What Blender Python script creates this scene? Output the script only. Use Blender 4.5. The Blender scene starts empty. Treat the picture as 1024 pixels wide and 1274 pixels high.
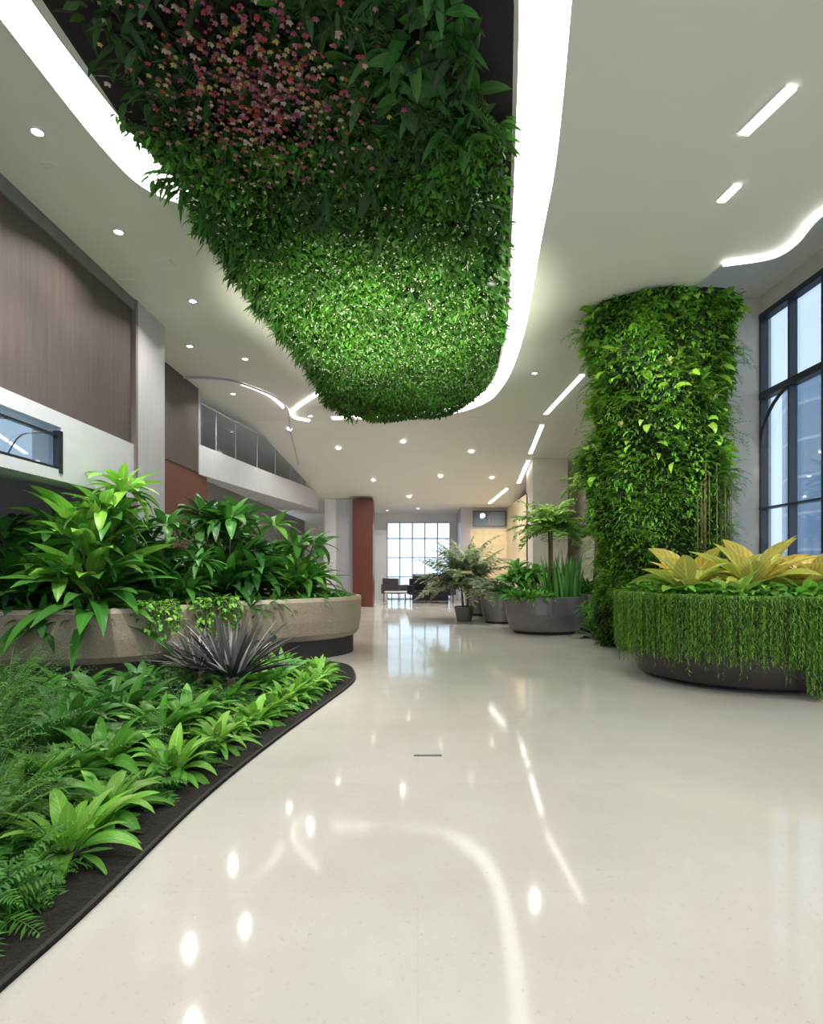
import bpy, bmesh, math
import numpy as np
from mathutils import Vector
rng = np.random.default_rng(7)
S = bpy.context.scene
def link(o):
    S.collection.objects.link(o); return o
# ------------------------------------------------------------ materials
def newmat(name):
    m = bpy.data.materials.new(name); m.use_nodes = True
    nt = m.node_tree; b = nt.nodes['Principled BSDF']; return m, nt, b
def mat(name, col, rough=0.5, metal=0.0, nscale=6.0, namt=0.12, bump=0.0, stretch=None, spec=0.5):
    m, nt, b = newmat(name)
    tc = nt.nodes.new('ShaderNodeTexCoord'); mp = nt.nodes.new('ShaderNodeMapping')
    nt.links.new(tc.outputs['Object'], mp.inputs[0])
    if stretch: mp.inputs['Scale'].default_value = stretch
    n = nt.nodes.new('ShaderNodeTexNoise'); n.inputs['Scale'].default_value = nscale; n.inputs['Detail'].default_value = 5
    nt.links.new(mp.outputs[0], n.inputs['Vector'])
    r = nt.nodes.new('ShaderNodeValToRGB')
    r.color_ramp.elements[0].position = 0.3; r.color_ramp.elements[1].position = 0.7
    r.color_ramp.elements[0].color = (*[c*(1-namt) for c in col], 1)
    r.color_ramp.elements[1].color = (*[min(1, c*(1+namt)) for c in col], 1)
    nt.links.new(n.outputs['Fac'], r.inputs[0]); nt.links.new(r.outputs[0], b.inputs['Base Color'])
    b.inputs['Roughness'].default_value = rough; b.inputs['Metallic'].default_value = metal
    b.inputs['Specular IOR Level'].default_value = spec
    if bump:
        bp = nt.nodes.new('ShaderNodeBump'); bp.inputs['Strength'].default_value = bump; bp.inputs['Distance'].default_value = 0.02
        nt.links.new(n.outputs['Fac'], bp.inputs['Height']); nt.links.new(bp.outputs[0], b.inputs['Normal'])
    return m
def emat(name, col, st):
    m = bpy.data.materials.new(name); m.use_nodes = True; nt = m.node_tree
    b = nt.nodes['Principled BSDF']; b.inputs['Base Color'].default_value = (*col, 1)
    b.inputs['Emission Color'].default_value = (*col, 1); b.inputs['Emission Strength'].default_value = st
    return m
def glassmat(name, tint=(0.8, 0.9, 0.95), fac=0.12, rough=0.02):
    m = bpy.data.materials.new(name); m.use_nodes = True; nt = m.node_tree; nt.nodes.clear()
    o = nt.nodes.new('ShaderNodeOutputMaterial'); mx = nt.nodes.new('ShaderNodeMixShader')
    t = nt.nodes.new('ShaderNodeBsdfTransparent'); g = nt.nodes.new('ShaderNodeBsdfGlossy')
    t.inputs[0].default_value = (*tint, 1); g.inputs['Roughness'].default_value = rough
    lw = nt.nodes.new('ShaderNodeLayerWeight'); lw.inputs[0].default_value = 0.3
    ad = nt.nodes.new('ShaderNodeMath'); ad.operation = 'ADD'; ad.inputs[1].default_value = fac; ad.use_clamp = True
    ml = nt.nodes.new('ShaderNodeMath'); ml.operation = 'MULTIPLY'; ml.inputs[1].default_value = 0.4
    nt.links.new(lw.outputs['Fresnel'], ml.inputs[0]); nt.links.new(ml.outputs[0], ad.inputs[0])
    nt.links.new(ad.outputs[0], mx.inputs[0]); nt.links.new(t.outputs[0], mx.inputs[1]); nt.links.new(g.outputs[0], mx.inputs[2])
    nt.links.new(mx.outputs[0], o.inputs[0]); return m
def leafmat(name, rough=0.4, transl=0.25, vein=0.35, freq=70):
    m, nt, b = newmat(name)
    at = nt.nodes.new('ShaderNodeAttribute'); at.attribute_name = 'Col'
    uv = nt.nodes.new('ShaderNodeUVMap'); sp = nt.nodes.new('ShaderNodeSeparateXYZ'); nt.links.new(uv.outputs[0], sp.inputs[0])
    def M(op, a, bb=None, clamp=False):
        n = nt.nodes.new('ShaderNodeMath'); n.operation = op; n.use_clamp = clamp
        for i, v in enumerate([a, bb]):
            if v is None: continue
            if isinstance(v, (int, float)): n.inputs[i].default_value = v
            else: nt.links.new(v, n.inputs[i])
        return n.outputs[0]
    du = M('ABSOLUTE', M('SUBTRACT', sp.outputs[0], 0.5))
    mid = M('SUBTRACT', 1.0, M('MULTIPLY', du, 14.0), True)
    rib = M('MULTIPLY', M('ADD', M('SINE', M('SUBTRACT', M('MULTIPLY', sp.outputs[1], freq), M('MULTIPLY', du, 30.0))), 1.0), 0.5)
    f = M('ADD', M('MULTIPLY', mid, vein), M('MULTIPLY', rib, vein*0.45), True)
    mx = nt.nodes.new('ShaderNodeMix'); mx.data_type = 'RGBA'
    hs = nt.nodes.new('ShaderNodeHueSaturation'); hs.inputs['Value'].default_value = 2.2; hs.inputs['Saturation'].default_value = 0.9
    nt.links.new(at.outputs['Color'], hs.inputs['Color'])
    nt.links.new(f, mx.inputs[0]); nt.links.new(at.outputs['Color'], mx.inputs[6]); nt.links.new(hs.outputs[0], mx.inputs[7])
    nt.links.new(mx.outputs[2], b.inputs['Base Color']); b.inputs['Roughness'].default_value = rough
    b.inputs['Specular IOR Level'].default_value = 0.4
    tr = nt.nodes.new('ShaderNodeBsdfTranslucent'); nt.links.new(mx.outputs[2], tr.inputs[0])
    ms = nt.nodes.new('ShaderNodeMixShader'); ms.inputs[0].default_value = transl
    nt.links.new(b.outputs[0], ms.inputs[1]); nt.links.new(tr.outputs[0], ms.inputs[2])
    nt.links.new(ms.outputs[0], nt.nodes['Material Output'].inputs[0]); return m

M_ceil = mat('ceiling_paint', (0.78, 0.765, 0.71), 0.6, namt=0.012, nscale=1.5)
M_white = mat('white_paint', (0.78, 0.78, 0.80), 0.5, namt=0.02)
M_band = mat('pale_grey_panel', (0.58, 0.59, 0.64), 0.45, namt=0.03)
M_beige = mat('beige_plaster', (0.68, 0.63, 0.55), 0.6, namt=0.04)
M_warm = mat('warm_wall', (0.78, 0.66, 0.46), 0.6, namt=0.08)
M_wood = mat('grey_wood_panel', (0.095, 0.075, 0.072), 0.6, nscale=3, namt=0.14, stretch=(6, 6, 0.4), spec=.3)
M_wood2 = mat('taupe_panel', (0.19, 0.155, 0.15), 0.45, nscale=3, namt=0.12, stretch=(6, 6, 0.4))
M_lav = mat('grey_lacquer', (0.48, 0.47, 0.52), 0.3, namt=0.06, stretch=(4, 4, 0.3))
M_red = mat('red_wood', (0.13, 0.034, 0.018), 0.4, nscale=4, namt=0.2, stretch=(8, 8, 0.5))
M_dgrey = mat('dark_grey_wall', (0.17, 0.165, 0.17), 0.5, namt=0.1)
M_black = mat('black_metal', (0.012, 0.014, 0.02), 0.35, namt=0.1, metal=0.2)
M_frame = mat('navy_frame', (0.035, 0.04, 0.055), 0.35, namt=0.1, metal=0.2)
M_soil = mat('dark_soil', (0.018, 0.013, 0.011), 0.95, nscale=60, namt=0.6, bump=1.0)
M_edge = mat('dark_edging', (0.03, 0.024, 0.024), 0.7, nscale=40, namt=0.3)
M_conc = mat('sand_concrete', (0.36, 0.29, 0.215), 0.75, nscale=70, namt=0.25, bump=0.3)
M_rim = mat('rim_stone', (0.50, 0.42, 0.32), 0.4, nscale=30, namt=0.1)
M_gm = mat('gunmetal', (0.17, 0.155, 0.165), 0.38, metal=0.4, namt=0.1)
M_dm = mat('dark_bronze', (0.06, 0.05, 0.05), 0.35, metal=0.4, namt=0.1)
M_stem = mat('stem', (0.12, 0.10, 0.045), 0.7, nscale=20, namt=0.3)
M_base = mat('moss_backing', (0.010, 0.025, 0.007), 0.95, nscale=12, namt=0.6, bump=1)
M_dback = mat('dark_backing', (0.018, 0.010, 0.014), 0.8, nscale=8, namt=0.4)
M_strip = emat('light_strip', (1, 0.99, 0.97), 3.6)
M_led = emat('led', (1, 0.98, 0.94), 6.0)
M_glass = glassmat('clear_glass', fac=.06)
M_glassb = glassmat('blue_glass', (0.84, 0.92, 0.98), 0.08)
M_leaf = leafmat('leaf_green', .36)
M_small = leafmat('leaf_small', 0.45, 0.3, 0.15, 10)
M_petal = leafmat('petal', 0.6, 0.3, 0.05, 5)
M_yleaf = leafmat('leaf_variegated', 0.4, 0.3, 0.5, 45)

def floormat():
    m, nt, b = newmat('polished_stone_floor')
    tc = nt.nodes.new('ShaderNodeTexCoord')
    n1 = nt.nodes.new('ShaderNodeTexNoise'); n1.inputs['Scale'].default_value = 0.9; n1.inputs['Detail'].default_value = 9; n1.inputs['Roughness'].default_value = 0.65
    n2 = nt.nodes.new('ShaderNodeTexNoise'); n2.inputs['Scale'].default_value = 34; n2.inputs['Detail'].default_value = 6; n2.inputs['Roughness'].default_value = 0.75
    br = nt.nodes.new('ShaderNodeTexBrick'); br.inputs['Scale'].default_value = 1.0
    br.inputs['Brick Width'].default_value = 1.8; br.inputs['Row Height'].default_value = 1.2; br.inputs['Mortar Size'].default_value = 0.002; br.inputs['Mortar Smooth'].default_value = 0.5
    br.inputs['Color1'].default_value = (1, 1, 1, 1); br.inputs['Color2'].default_value = (0.965, 0.965, 0.96, 1); br.inputs['Mortar'].default_value = (0.92, 0.915, 0.90, 1)
    for n in (n1, n2, br): nt.links.new(tc.outputs['Object'], n.inputs['Vector'])
    r = nt.nodes.new('ShaderNodeValToRGB'); r.color_ramp.elements[0].position = 0.3; r.color_ramp.elements[1].position = 0.7
    r.color_ramp.elements[0].color = (0.60, 0.565, 0.51, 1); r.color_ramp.elements[1].color = (0.69, 0.66, 0.61, 1)
    nt.links.new(n1.outputs['Fac'], r.inputs[0])
    r2 = nt.nodes.new('ShaderNodeValToRGB'); r2.color_ramp.elements[0].position = 0.28; r2.color_ramp.elements[1].position = 0.42
    r2.color_ramp.elements[0].color = (0.76, 0.72, 0.67, 1); r2.color_ramp.elements[1].color = (1, 1, 1, 1)
    nt.links.new(n2.outputs['Fac'], r2.inputs[0])
    def mul(a, c):
        x = nt.nodes.new('ShaderNodeMix'); x.data_type = 'RGBA'; x.blend_type = 'MULTIPLY'; x.inputs[0].default_value = 1
        nt.links.new(a, x.inputs[6]); nt.links.new(c, x.inputs[7]); return x.outputs[2]
    nt.links.new(mul(mul(r.outputs[0], r2.outputs[0]), br.outputs[0]), b.inputs['Base Color'])
    rr = nt.nodes.new('ShaderNodeMapRange'); rr.inputs['To Min'].default_value = 0.03; rr.inputs['To Max'].default_value = 0.12
    nt.links.new(n1.outputs['Fac'], rr.inputs[0]); nt.links.new(rr.outputs[0], b.inputs['Roughness'])
    b.inputs['Specular IOR Level'].default_value = 0.27
    return m
M_floor = floormat()

# ------------------------------------------------------------ mesh builder
class MB:
    def __init__(s): s.V = []; s.F = []; s.UV = []; s.C = []; s.MI = []; s.n = 0
    def add(s, V, F, UV=None, C=None, mi=0):
        V = np.asarray(V, float).reshape(-1, 3); k = len(V)
        s.V.append(V)
        if isinstance(F, np.ndarray): F = (F + s.n).tolist()
        else: F = [[i + s.n for i in f] for f in F]
        s.F += F; s.MI += (list(mi) if isinstance(mi, (list, tuple)) else [mi]*len(F))
        s.UV.append(np.zeros((k, 2)) if UV is None else UV)
        s.C.append(np.ones((k, 3))*0.5 if C is None else C); s.n += k
    def box(s, x0, x1, y0, y1, z0, z1, mi=0):
        V = [(x0, y0, z0), (x1, y0, z0), (x1, y1, z0), (x0, y1, z0), (x0, y0, z1), (x1, y0, z1), (x1, y1, z1), (x0, y1, z1)]
        s.add(V, [(0, 3, 2, 1), (4, 5, 6, 7), (0, 1, 5, 4), (1, 2, 6, 5), (2, 3, 7, 6), (3, 0, 4, 7)], mi=mi)
    def tube(s, pts, r, k=8, mi=0, col=None):
        pts = np.asarray(pts, float); n = len(pts)
        if np.isscalar(r): r = [r]*n
        V = []
        for i in range(n):
            d = pts[min(i+1, n-1)] - pts[max(i-1, 0)]; d /= np.linalg.norm(d)+1e-9
            a = np.cross(d, (0, 0, 1)) if abs(d[2]) < 0.9 else np.cross(d, (1, 0, 0)); a /= np.linalg.norm(a)
            b = np.cross(d, a)
            for j in range(k):
                t = 2*math.pi*j/k; V.append(pts[i] + r[i]*(a*math.cos(t)+b*math.sin(t)))
        F = [(i*k+j, i*k+(j+1) % k, (i+1)*k+(j+1) % k, (i+1)*k+j) for i in range(n-1) for j in range(k)]
        F += [tuple(range(k))[::-1], tuple((n-1)*k+j for j in range(k))]
        s.add(V, F, mi=mi, C=None if col is None else np.tile(col, (len(V), 1)))
    def build(s, name, mats, origin=(0, 0, 0), smooth=False, parent=None, bevel=0):
        V = np.concatenate(s.V) - np.array(origin)
        me = bpy.data.meshes.new(name); me.from_pydata(V.tolist(), [], s.F)
        for m in mats: me.materials.append(m)
        me.polygons.foreach_set('material_index', s.MI)
        li = np.zeros(len(me.loops), dtype=np.int32); me.loops.foreach_get('vertex_index', li)
        uv = me.uv_layers.new(name='UVMap'); uv.data.foreach_set('uv', np.concatenate(s.UV)[li].ravel())
        ca = me.color_attributes.new('Col', 'FLOAT_COLOR', 'POINT')
        C = np.concatenate(s.C); C = np.concatenate([C, np.ones((len(C), 1))], 1); ca.data.foreach_set('color', C.ravel())
        if smooth: me.polygons.foreach_set('use_smooth', [True]*len(me.polygons))
        me.update(); o = bpy.data.objects.new(name, me); o.location = origin; link(o)
        if parent: o.parent = parent
        if bevel:
            b = o.modifiers.new('bev', 'BEVEL'); b.width = bevel; b.segments = 2; b.limit_method = 'ANGLE'
        return o
def boxobj(name, m, *a, bevel=0, parent=None):
    b = MB(); b.box(*a); return b.build(name, [m], bevel=bevel, parent=parent)
def prism(mb, poly, z0, z1, mi=0):
    n = len(poly); V = [(p[0], p[1], z0) for p in poly]+[(p[0], p[1], z1) for p in poly]
    F = [tuple(range(n))[::-1], tuple(range(n, 2*n))]+[(i, (i+1) % n, n+(i+1) % n, n+i) for i in range(n)]
    mb.add(V, F, mi=mi)
def smooth_path(P, sub=6, closed=False):
    P = np.asarray(P, float); n = len(P); out = []
    rngi = range(n if closed else n-1)
    for i in rngi:
        g = (lambda k: P[k % n]) if closed else (lambda k: P[min(max(k, 0), n-1)])
        p0, p1, p2, p3 = g(i-1), g(i), g(i+1), g(i+2)
        for t in np.arange(sub)/sub:
            out.append(0.5*((2*p1)+(-p0+p2)*t+(2*p0-5*p1+4*p2-p3)*t*t+(-p0+3*p1-3*p2+p3)*t**3))
    if not closed: out.append(P[-1])
    return np.array(out)
def ring_profile(mb, outline, profile):
    P = np.asarray(outline); n = len(P)
    T = np.roll(P, -1, 0)-np.roll(P, 1, 0); T /= np.linalg.norm(T, axis=1)[:, None]
    N = np.stack([-T[:, 1], T[:, 0]], 1)
    V = []
    for ins, z, m in profile:
        Q = P+N*ins; V += [(q[0], q[1], z) for q in Q]
    V = np.array(V)
    for k in range(len(profile)-1):
        seg = V[k*n:(k+2)*n]
        F = [(j, (j+1) % n, n+(j+1) % n, n+j) for j in range(n)]
        mb.add(seg, F, mi=profile[k+1][2])
    mb.add(V[-n:], [tuple(range(n))], mi=profile[-1][2])
def ellipse(cx, cy, rx, ry, n=48):
    t = np.arange(n)/n*2*math.pi; return np.stack([cx+rx*np.cos(t), cy+ry*np.sin(t)], 1)

# ------------------------------------------------------------ leaves
def P_broad(t): return np.sin(math.pi*np.clip(t, 0, 1)**0.75)**0.85*0.98+0.03*(1-t)
def P_strap(t): return (0.55+0.45*np.sin(math.pi*t**0.7))*(1-t**4)
def P_lance(t): return np.sin(math.pi*(0.06+0.94*t)**0.8)
def P_blade(t): return (1-t**2.5)
def arch(mb, base, az, e0, L, W, bend, col, segs=6, prof=P_broad, fold=0.25, roll=0.25, mi=0, p=1.3):
    base = np.atleast_2d(np.asarray(base, float)); n = len(base)
    f = lambda a: np.broadcast_to(np.asarray(a, float), (n,)).copy()
    az, e0, L, W, bend = map(f, (az, e0, L, W, bend)); col = np.broadcast_to(np.asarray(col, float), (n, 3))
    t = np.linspace(0, 1, segs+1); el = e0[:, None]-bend[:, None]*t[None]**p
    tm = (t[1:]+t[:-1])/2; em = e0[:, None]-bend[:, None]*tm[None]**p; st = (L/segs)[:, None]
    h = np.concatenate([np.zeros((n, 1)), np.cumsum(np.cos(em)*st, 1)], 1); z = np.concatenate([np.zeros((n, 1)), np.cumsum(np.sin(em)*st, 1)], 1)
    ca, sa = np.cos(az)[:, None], np.sin(az)[:, None]
    pos = np.stack([h*ca, h*sa, z], -1)+base[:, None]
    side = np.stack([-sa+0*h, ca+0*h, 0*h], -1)
    nor = np.stack([-np.sin(el)*ca, -np.sin(el)*sa, np.cos(el)], -1)
    r = rng.normal(0, roll, n)[:, None, None] if roll else 0
    s2 = side*np.cos(r)+nor*np.sin(r); n2 = nor*np.cos(r)-side*np.sin(r)
    w = (W[:, None]*prof(t)[None]/2)[..., None]
    V = np.stack([pos+s2*w+n2*w*fold, pos, pos-s2*w+n2*w*fold], 2)
    k = (segs+1)*3
    idx = np.arange(n)[:, None]*k
    q = np.array([(i*3+c, i*3+c+1, (i+1)*3+c+1, (i+1)*3+c) for i in range(segs) for c in range(2)])
    F = (idx[:, None]+q[None]).reshape(-1, 4)
    UV = np.zeros((n, segs+1, 3, 2)); UV[..., 0] = [0, .5, 1]; UV[..., 1] = t[None, :, None]
    mb.add(V.reshape(-1, 3), F, UV.reshape(-1, 2), np.repeat(col, k, 0), mi)
    return pos
def vary(col, n, amt=0.25, hue=0.12):
    c = np.array(col)[None]*(1+rng.uniform(-amt, amt, (n, 1)))
    return np.clip(c*(1+rng.uniform(-hue, hue, (n, 3))), 0, 1)
U = rng.uniform
def rosette(name, loc, n, L, W, col, e=(0.2, 1.35), bend=(0.6, 1.5), prof=P_broad, segs=7, mats=None, stem=0.0, fold=0.25, sp=0.05, col2=None, build=True, mb=None):
    mb2 = mb or MB(); b = np.array(loc, float)
    k = np.arange(n)/max(n-1, 1)
    az = k*n*2.399+U(-.3, .3, n); e0 = e[0]+(e[1]-e[0])*k+U(-.12, .12, n)
    base = b+np.stack([np.cos(az)*sp, np.sin(az)*sp, stem*k*U(.6, 1, n)], 1)
    C = vary(col, n) if col2 is None else np.where((k > 0.5)[:, None], vary(col2, n), vary(col, n))
    arch(mb2, base, az, e0, L*U(.75, 1.1, n)*(1-0.25*k), W*U(.8, 1.15, n), U(*bend, n), C, segs, prof, fold)
    if stem: mb2.tube([b, b+(0, 0, stem)], 0.02, 6, mi=1)
    if build: return mb2.build(name, mats or [M_leaf, M_stem], tuple(loc), smooth=True)
def fern(name, loc, n, L, col, lw=0.05, ll=0.10, e=(0.3, 1.3), bend=(1.0, 1.9), m=22, build=True, mb=None, droop=0.5, az0=None, mi=0):
    mb2 = mb or MB(); b = np.array(loc, float)
    k = np.arange(n)/max(n-1, 1); az = k*n*2.399+U(-.3, .3, n) if az0 is None else az0+U(-1.1, 1.1, n); e0 = e[0]+(e[1]-e[0])*k+U(-.1, .1, n)
    C = vary(col, n)
    pos = arch(mb2, np.tile(b, (n, 1)), az, e0, L*U(.75, 1.1, n), 0.008, U(*bend, n), C*0.8, m, P_blade, 0.1, 0.0, mi=mi)
    ii = np.arange(2, m+1); tt = ii/m; prof = np.sin(math.pi*(0.1+0.86*tt)**0.8)
    for sgn in (-1, 1):
        B = pos[:, ii].reshape(-1, 3); A = np.repeat(az, len(ii))+sgn*1.15+U(-.15, .15, n*len(ii))
        arch(mb2, B, A, U(-.1, .3, len(B)), np.tile(ll*prof, n)*U(.8, 1.2, len(B)), lw*0.35, droop+0*A, np.repeat(C, len(ii), 0)*U(.85, 1.2, (len(B), 1)), 2, P_lance, 0.15, 0.3, mi=mi)
    if build: return mb2.build(name, [M_small], tuple(loc), smooth=True)

# ============================================================ ROOM SHELL
def zc(y): return 5.0 if y < 14.5 else (5.0-(y-14.5)*0.25 if y < 20.3 else 3.55)
boxobj('floor', M_floor, -7.5, 7.5, -4, 26, -0.1, 0)
mb = MB()
cp = [(-6.6, -3.5), (6.5, -3.5), (6.5, 3.5), (5.3, 4.2), (4.5, 5.1), (4.2, 6.0), (4.27, 6.4), (4.26, 6.72), (4.1, 6.88), (3.68, 6.98), (3.6, 7.6), (4.0, 8.6), (4.5, 10), (4.7, 12), (4.7, 14.5), (-6.6, 14.5)]
prism(mb, cp, 5.0, 5.06)
for ya, yb in ((14.5, 20.3), (20.3, 24.2)):
    V = [(-6.6, ya, zc(ya)), (6.5, ya, zc(ya)), (6.5, yb, zc(yb)), (-6.6, yb, zc(yb))]
    V = V+[(a, b, c+0.06) for a, b, c in V]
    mb.add(V, [(0, 3, 2, 1), (4, 5, 6, 7), (0, 1, 5, 4), (1, 2, 6, 5), (2, 3, 7, 6), (3, 0, 4, 7)])
mb.box(3.2, 6.6, 3.2, 14.6, 6.3, 6.36)
mb.box(4.7, 6.5, 14.45, 14.5, 5.0, 6.3)
e = np.array(cp[2:15])
for i in range(len(e)-1):
    a, b2 = e[i], e[i+1]
    mb.add([(a[0], a[1], 5.0), (b2[0], b2[1], 5.0), (b2[0], b2[1], 6.3), (a[0], a[1], 6.3)], [(0, 1, 2, 3)])
mb.build('ceiling', [M_ceil])
mb = MB()
for y0, y1 in [(-3.5, -0.9), (-0.88, 1.7), (1.72, 4.3), (4.32, 7.85)]:
    mb.box(-4.2, -3.9, y0, y1, 3.02, 4.84, 0)
mb.box(-4.2, -3.87, -3.5, 7.9, 4.84, 5.0, 1)  # dark strip stands in for the shaded recess gap under the ceiling
mb.box(-4.2, -3.93, -3.5, 7.9, 3.02, 4.9, 1)
mb.build('wall_left_upper', [M_wood, M_dgrey])
mb = MB()
mb.box(-4.25, -3.88, -3.5, 7.9, 2.86, 3.02); mb.box(-4.25, -3.88, 6.3, 7.9, 2.28, 2.86); mb.box(-4.25, -3.88, -3.5, 6.3, 2.28, 2.40); mb.box(-4.3, -4.22, -3.5, 7.9, 2.28, 3.02)
mb.build('trim_1', [M_band])
mb = MB()
mb.box(-3.93, -3.925, -3.5, 6.3, 2.40, 2.86, 1)
mb.box(-4.21, -4.2, -3.5, 6.3, 2.40, 2.86, 2)  # added backing with a weak glow so the pane looks bright
for y in np.arange(-3.1, 6.2, 1.4): mb.box(-3.94, -3.89, y, y+0.02, 2.40, 2.86, 0)
mb.box(-3.94, -3.89, -3.5, 6.3, 2.40, 2.43, 0); mb.box(-3.94, -3.89, -3.5, 6.3, 2.76, 2.78, 0); mb.box(-3.94, -3.87, 6.25, 6.31, 2.36, 2.82, 0)
for y in (4.3, 4.9, 5.5):
    c = smooth_path([(-3.9, y, 2.42), (-3.9, y+0.2, 2.65), (-3.9, y+0.6, 2.76)], 6); mb.tube(c, 0.007, 6, 0)
mb.build('window_1', [M_black, M_glassb, emat('pane_glow_backing', (.72, .84, .95), .75)])
boxobj('wall_left_lower', M_white, -6.6, -6.45, -3.5, 14.5, 0, 5.0)
mb = MB(); mb.box(-4.35, -3.85, 7.9, 7.96, 0, 5.0, 0); mb.box(-4.35, -3.85, 7.96, 8.8, 0, 5, 1)
mb.build('pillar_left', [M_wood2, M_lav])
mb = MB(); mb.box(-4.8, -4.5, 8.8, 11.9, 3.28, 5.0, 0); mb.box(-4.75, -4.52, 8.8, 12.4, 0, 3.28, 1); mb.box(-4.53, -4.49, 11.85, 11.9, 3.28, 5.0, 2)
mb.build('wall_left_middle', [M_wood, M_red, M_lav])
boxobj('wall_left_far', M_dgrey, -4.9, -4.7, 12.4, 24, 0, 3.25)
boxobj('wall_left_gallery', M_white, -6.6, -6.4, 12.0, 20, 3.25, 5.0)
bp = smooth_path([(-4.5, 11.9), (-4.3, 13.3), (-3.95, 15.6), (-3.6, 17.6), (-3.35, 19.4)], 6)
mb = MB(); V = []
for p in bp: 
    zt = min(3.87, zc(p[1])); V += [(p[0], p[1], 3.25), (p[0], p[1], zt), (-6.4, p[1], zt), (-6.4, p[1], 3.25)]
nb = len(bp); mb.add(V, [(i*4+j, i*4+(j+1) % 4, i*4+4+(j+1) % 4, i*4+4+j) for i in range(nb-1) for j in range(4)]+[(0, 1, 2, 3), (nb*4-1, nb*4-2, nb*4-3, nb*4-4)])
mb.build('balcony_slab', [M_band])
mb = MB(); bq = [p for p in bp if zc(p[1]) > 3.98 and p[1] > 11.95]
for i in range(len(bq)-1):
    a, b2 = bq[i], bq[i+1]
    ya = min(4.75, zc(a[1])-.02); yb = min(4.75, zc(b2[1])-.02)
    mb.add([(a[0]-.05, a[1], 3.87), (b2[0]-.05, b2[1], 3.87), (b2[0]-.05, b2[1], yb), (a[0]-.05, a[1], ya)], [(0, 1, 2, 3)], mi=0)
    if i % 3 == 0: mb.tube([(a[0]-.05, a[1], 3.87), (a[0]-.05, a[1], ya)], 0.012, 6, 1)
mb.tube([(p[0]-.05, p[1], min(4.76, zc(p[1])-.02)) for p in bq], 0.02, 6, 1)
mb.build('glass_balustrade', [M_glassb, M_lav])
boxobj('pillar_far_left', M_white, -3.2, -2.8, 19.8, 20.2, 0, 3.66)
boxobj('wall_far_left', M_lav, -2.8, -2.2, 19.8, 20.0, 0, 3.66)
boxobj('red_wood_column', M_red, -2.2, -1.52, 19.5, 20.3, 0, 3.62, bevel=0.01)
mb = MB()
mb.box(-6.6, -1.3, 24, 24.2, 0, 5); mb.box(1.35, 6.6, 24, 24.2, 0, 5)
mb.box(-1.3, 1.35, 24, 24.2, 3.2, 5)
mb.build('wall_back', [M_white])
mb = MB(); mb.box(-1.3, 1.35, 24.08, 24.1, 0, 3.2, 1)
for x in np.linspace(-1.3, 1.31, 6): mb.box(x, x+0.05, 24.02, 24.15, 0, 3.2, 0)
for z in (0, 0.9, 1.7, 2.5, 3.16): mb.box(-1.3, 1.35, 24.02, 24.15, z, z+0.04, 0)
mb.build('window_2', [M_lav, M_glass])
mb = MB(); mb.box(1.6, 1.95, 21.5, 23.9, 0, 3.55, 1); mb.box(1.95, 3.3, 21.5, 21.6, 0, 2.75, 0); mb.box(1.95, 3.3, 21.5, 21.6, 2.75, 3.55, 1)
mb.box(3.3, 3.5, 17.4, 21.6, 0, 3.56, 0); mb.build('wall_right_far', [M_warm, M_lav])
mb = MB(); mb.box(2.05, 3.25, 21.44, 21.46, 2.85, 3.4, 1)
for x in (2.03, 2.62, 3.22): mb.box(x, x+.05, 21.42, 21.48, 2.83, 3.42, 0)
for z in (2.83, 3.38): mb.box(2.03, 3.27, 21.42, 21.48, z, z+.04, 0)
mb.build('window_3', [M_gm, M_glassb])
boxobj('pillar_right', M_beige, 3.3, 4.3, 16.6, 17.6, 0, zc(16.6)+.03)
boxobj('wall_right_mid', M_beige, 4.7, 4.9, 12.6, 24, 0, 5.2)
boxobj('wall_right_pier', M_beige, 5.7, 6.5, 10.65, 14.6, 0, 6.3)
boxobj('wall_right_link', M_beige, 4.7, 6.5, 12.4, 12.6, 0, 6.3)
mb = MB()
mb.box(6.28, 6.5, -3.5, 10.65, 5.98, 6.3); mb.box(6.28, 6.5, -3.5, 10.65, 0, 0.35); mb.box(6.28, 6.5, -3.5, 4.9, 0, 6.3)
mb.build('wall_right', [M_beige])
mb = MB(); mb.box(6.38, 6.4, 4.9, 10.65, .35, 5.98, 1)
for y in np.linspace(4.9, 10.6, 8): mb.box(6.28, 6.42, y, y+.045, .35, 5.98, 0)
for z, h in ((.35, .08), (2.4, .03), (4.42, .12), (5.88, .1)): mb.box(6.27, 6.43, 4.9, 10.65, z, z+h, 0)
arc = [(6.3, 10.6-1.0*(1-math.cos(a)), 3.6+0.85*math.sin(a)) for a in np.linspace(0, math.pi/2, 10)]
mb.tube(arc, 0.03, 8, 0)
mb.build('window_4', [M_frame, M_glassb])
def bldmat():
    m, nt, b = newmat('office_facade'); tc = nt.nodes.new('ShaderNodeTexCoord'); br = nt.nodes.new('ShaderNodeTexBrick')
    mp = nt.nodes.new('ShaderNodeMapping'); mp.inputs['Rotation'].default_value = (math.radians(90), 0, math.radians(90)); nt.links.new(tc.outputs['Object'], mp.inputs[0]); nt.links.new(mp.outputs[0], br.inputs[0])
    br.inputs['Scale'].default_value = 1; br.offset = 0; br.inputs['Brick Width'].default_value = 2.5; br.inputs['Row Height'].default_value = 1.8; br.inputs['Mortar Size'].default_value = 0.10
    br.inputs['Color1'].default_value = (0.20, 0.28, 0.39, 1); br.inputs['Color2'].default_value = (0.34, 0.44, 0.54, 1); br.inputs['Mortar'].default_value = (0.55, 0.6, 0.66, 1)
    nt.links.new(br.outputs[0], b.inputs[0]); b.inputs['Roughness'].default_value = 0.3; return m
M_bld = bldmat()
mb = MB(); prism(mb, ellipse(25, 24, 6, 7, 32), -6, 9); mb.build('office_building', [M_bld])
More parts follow.
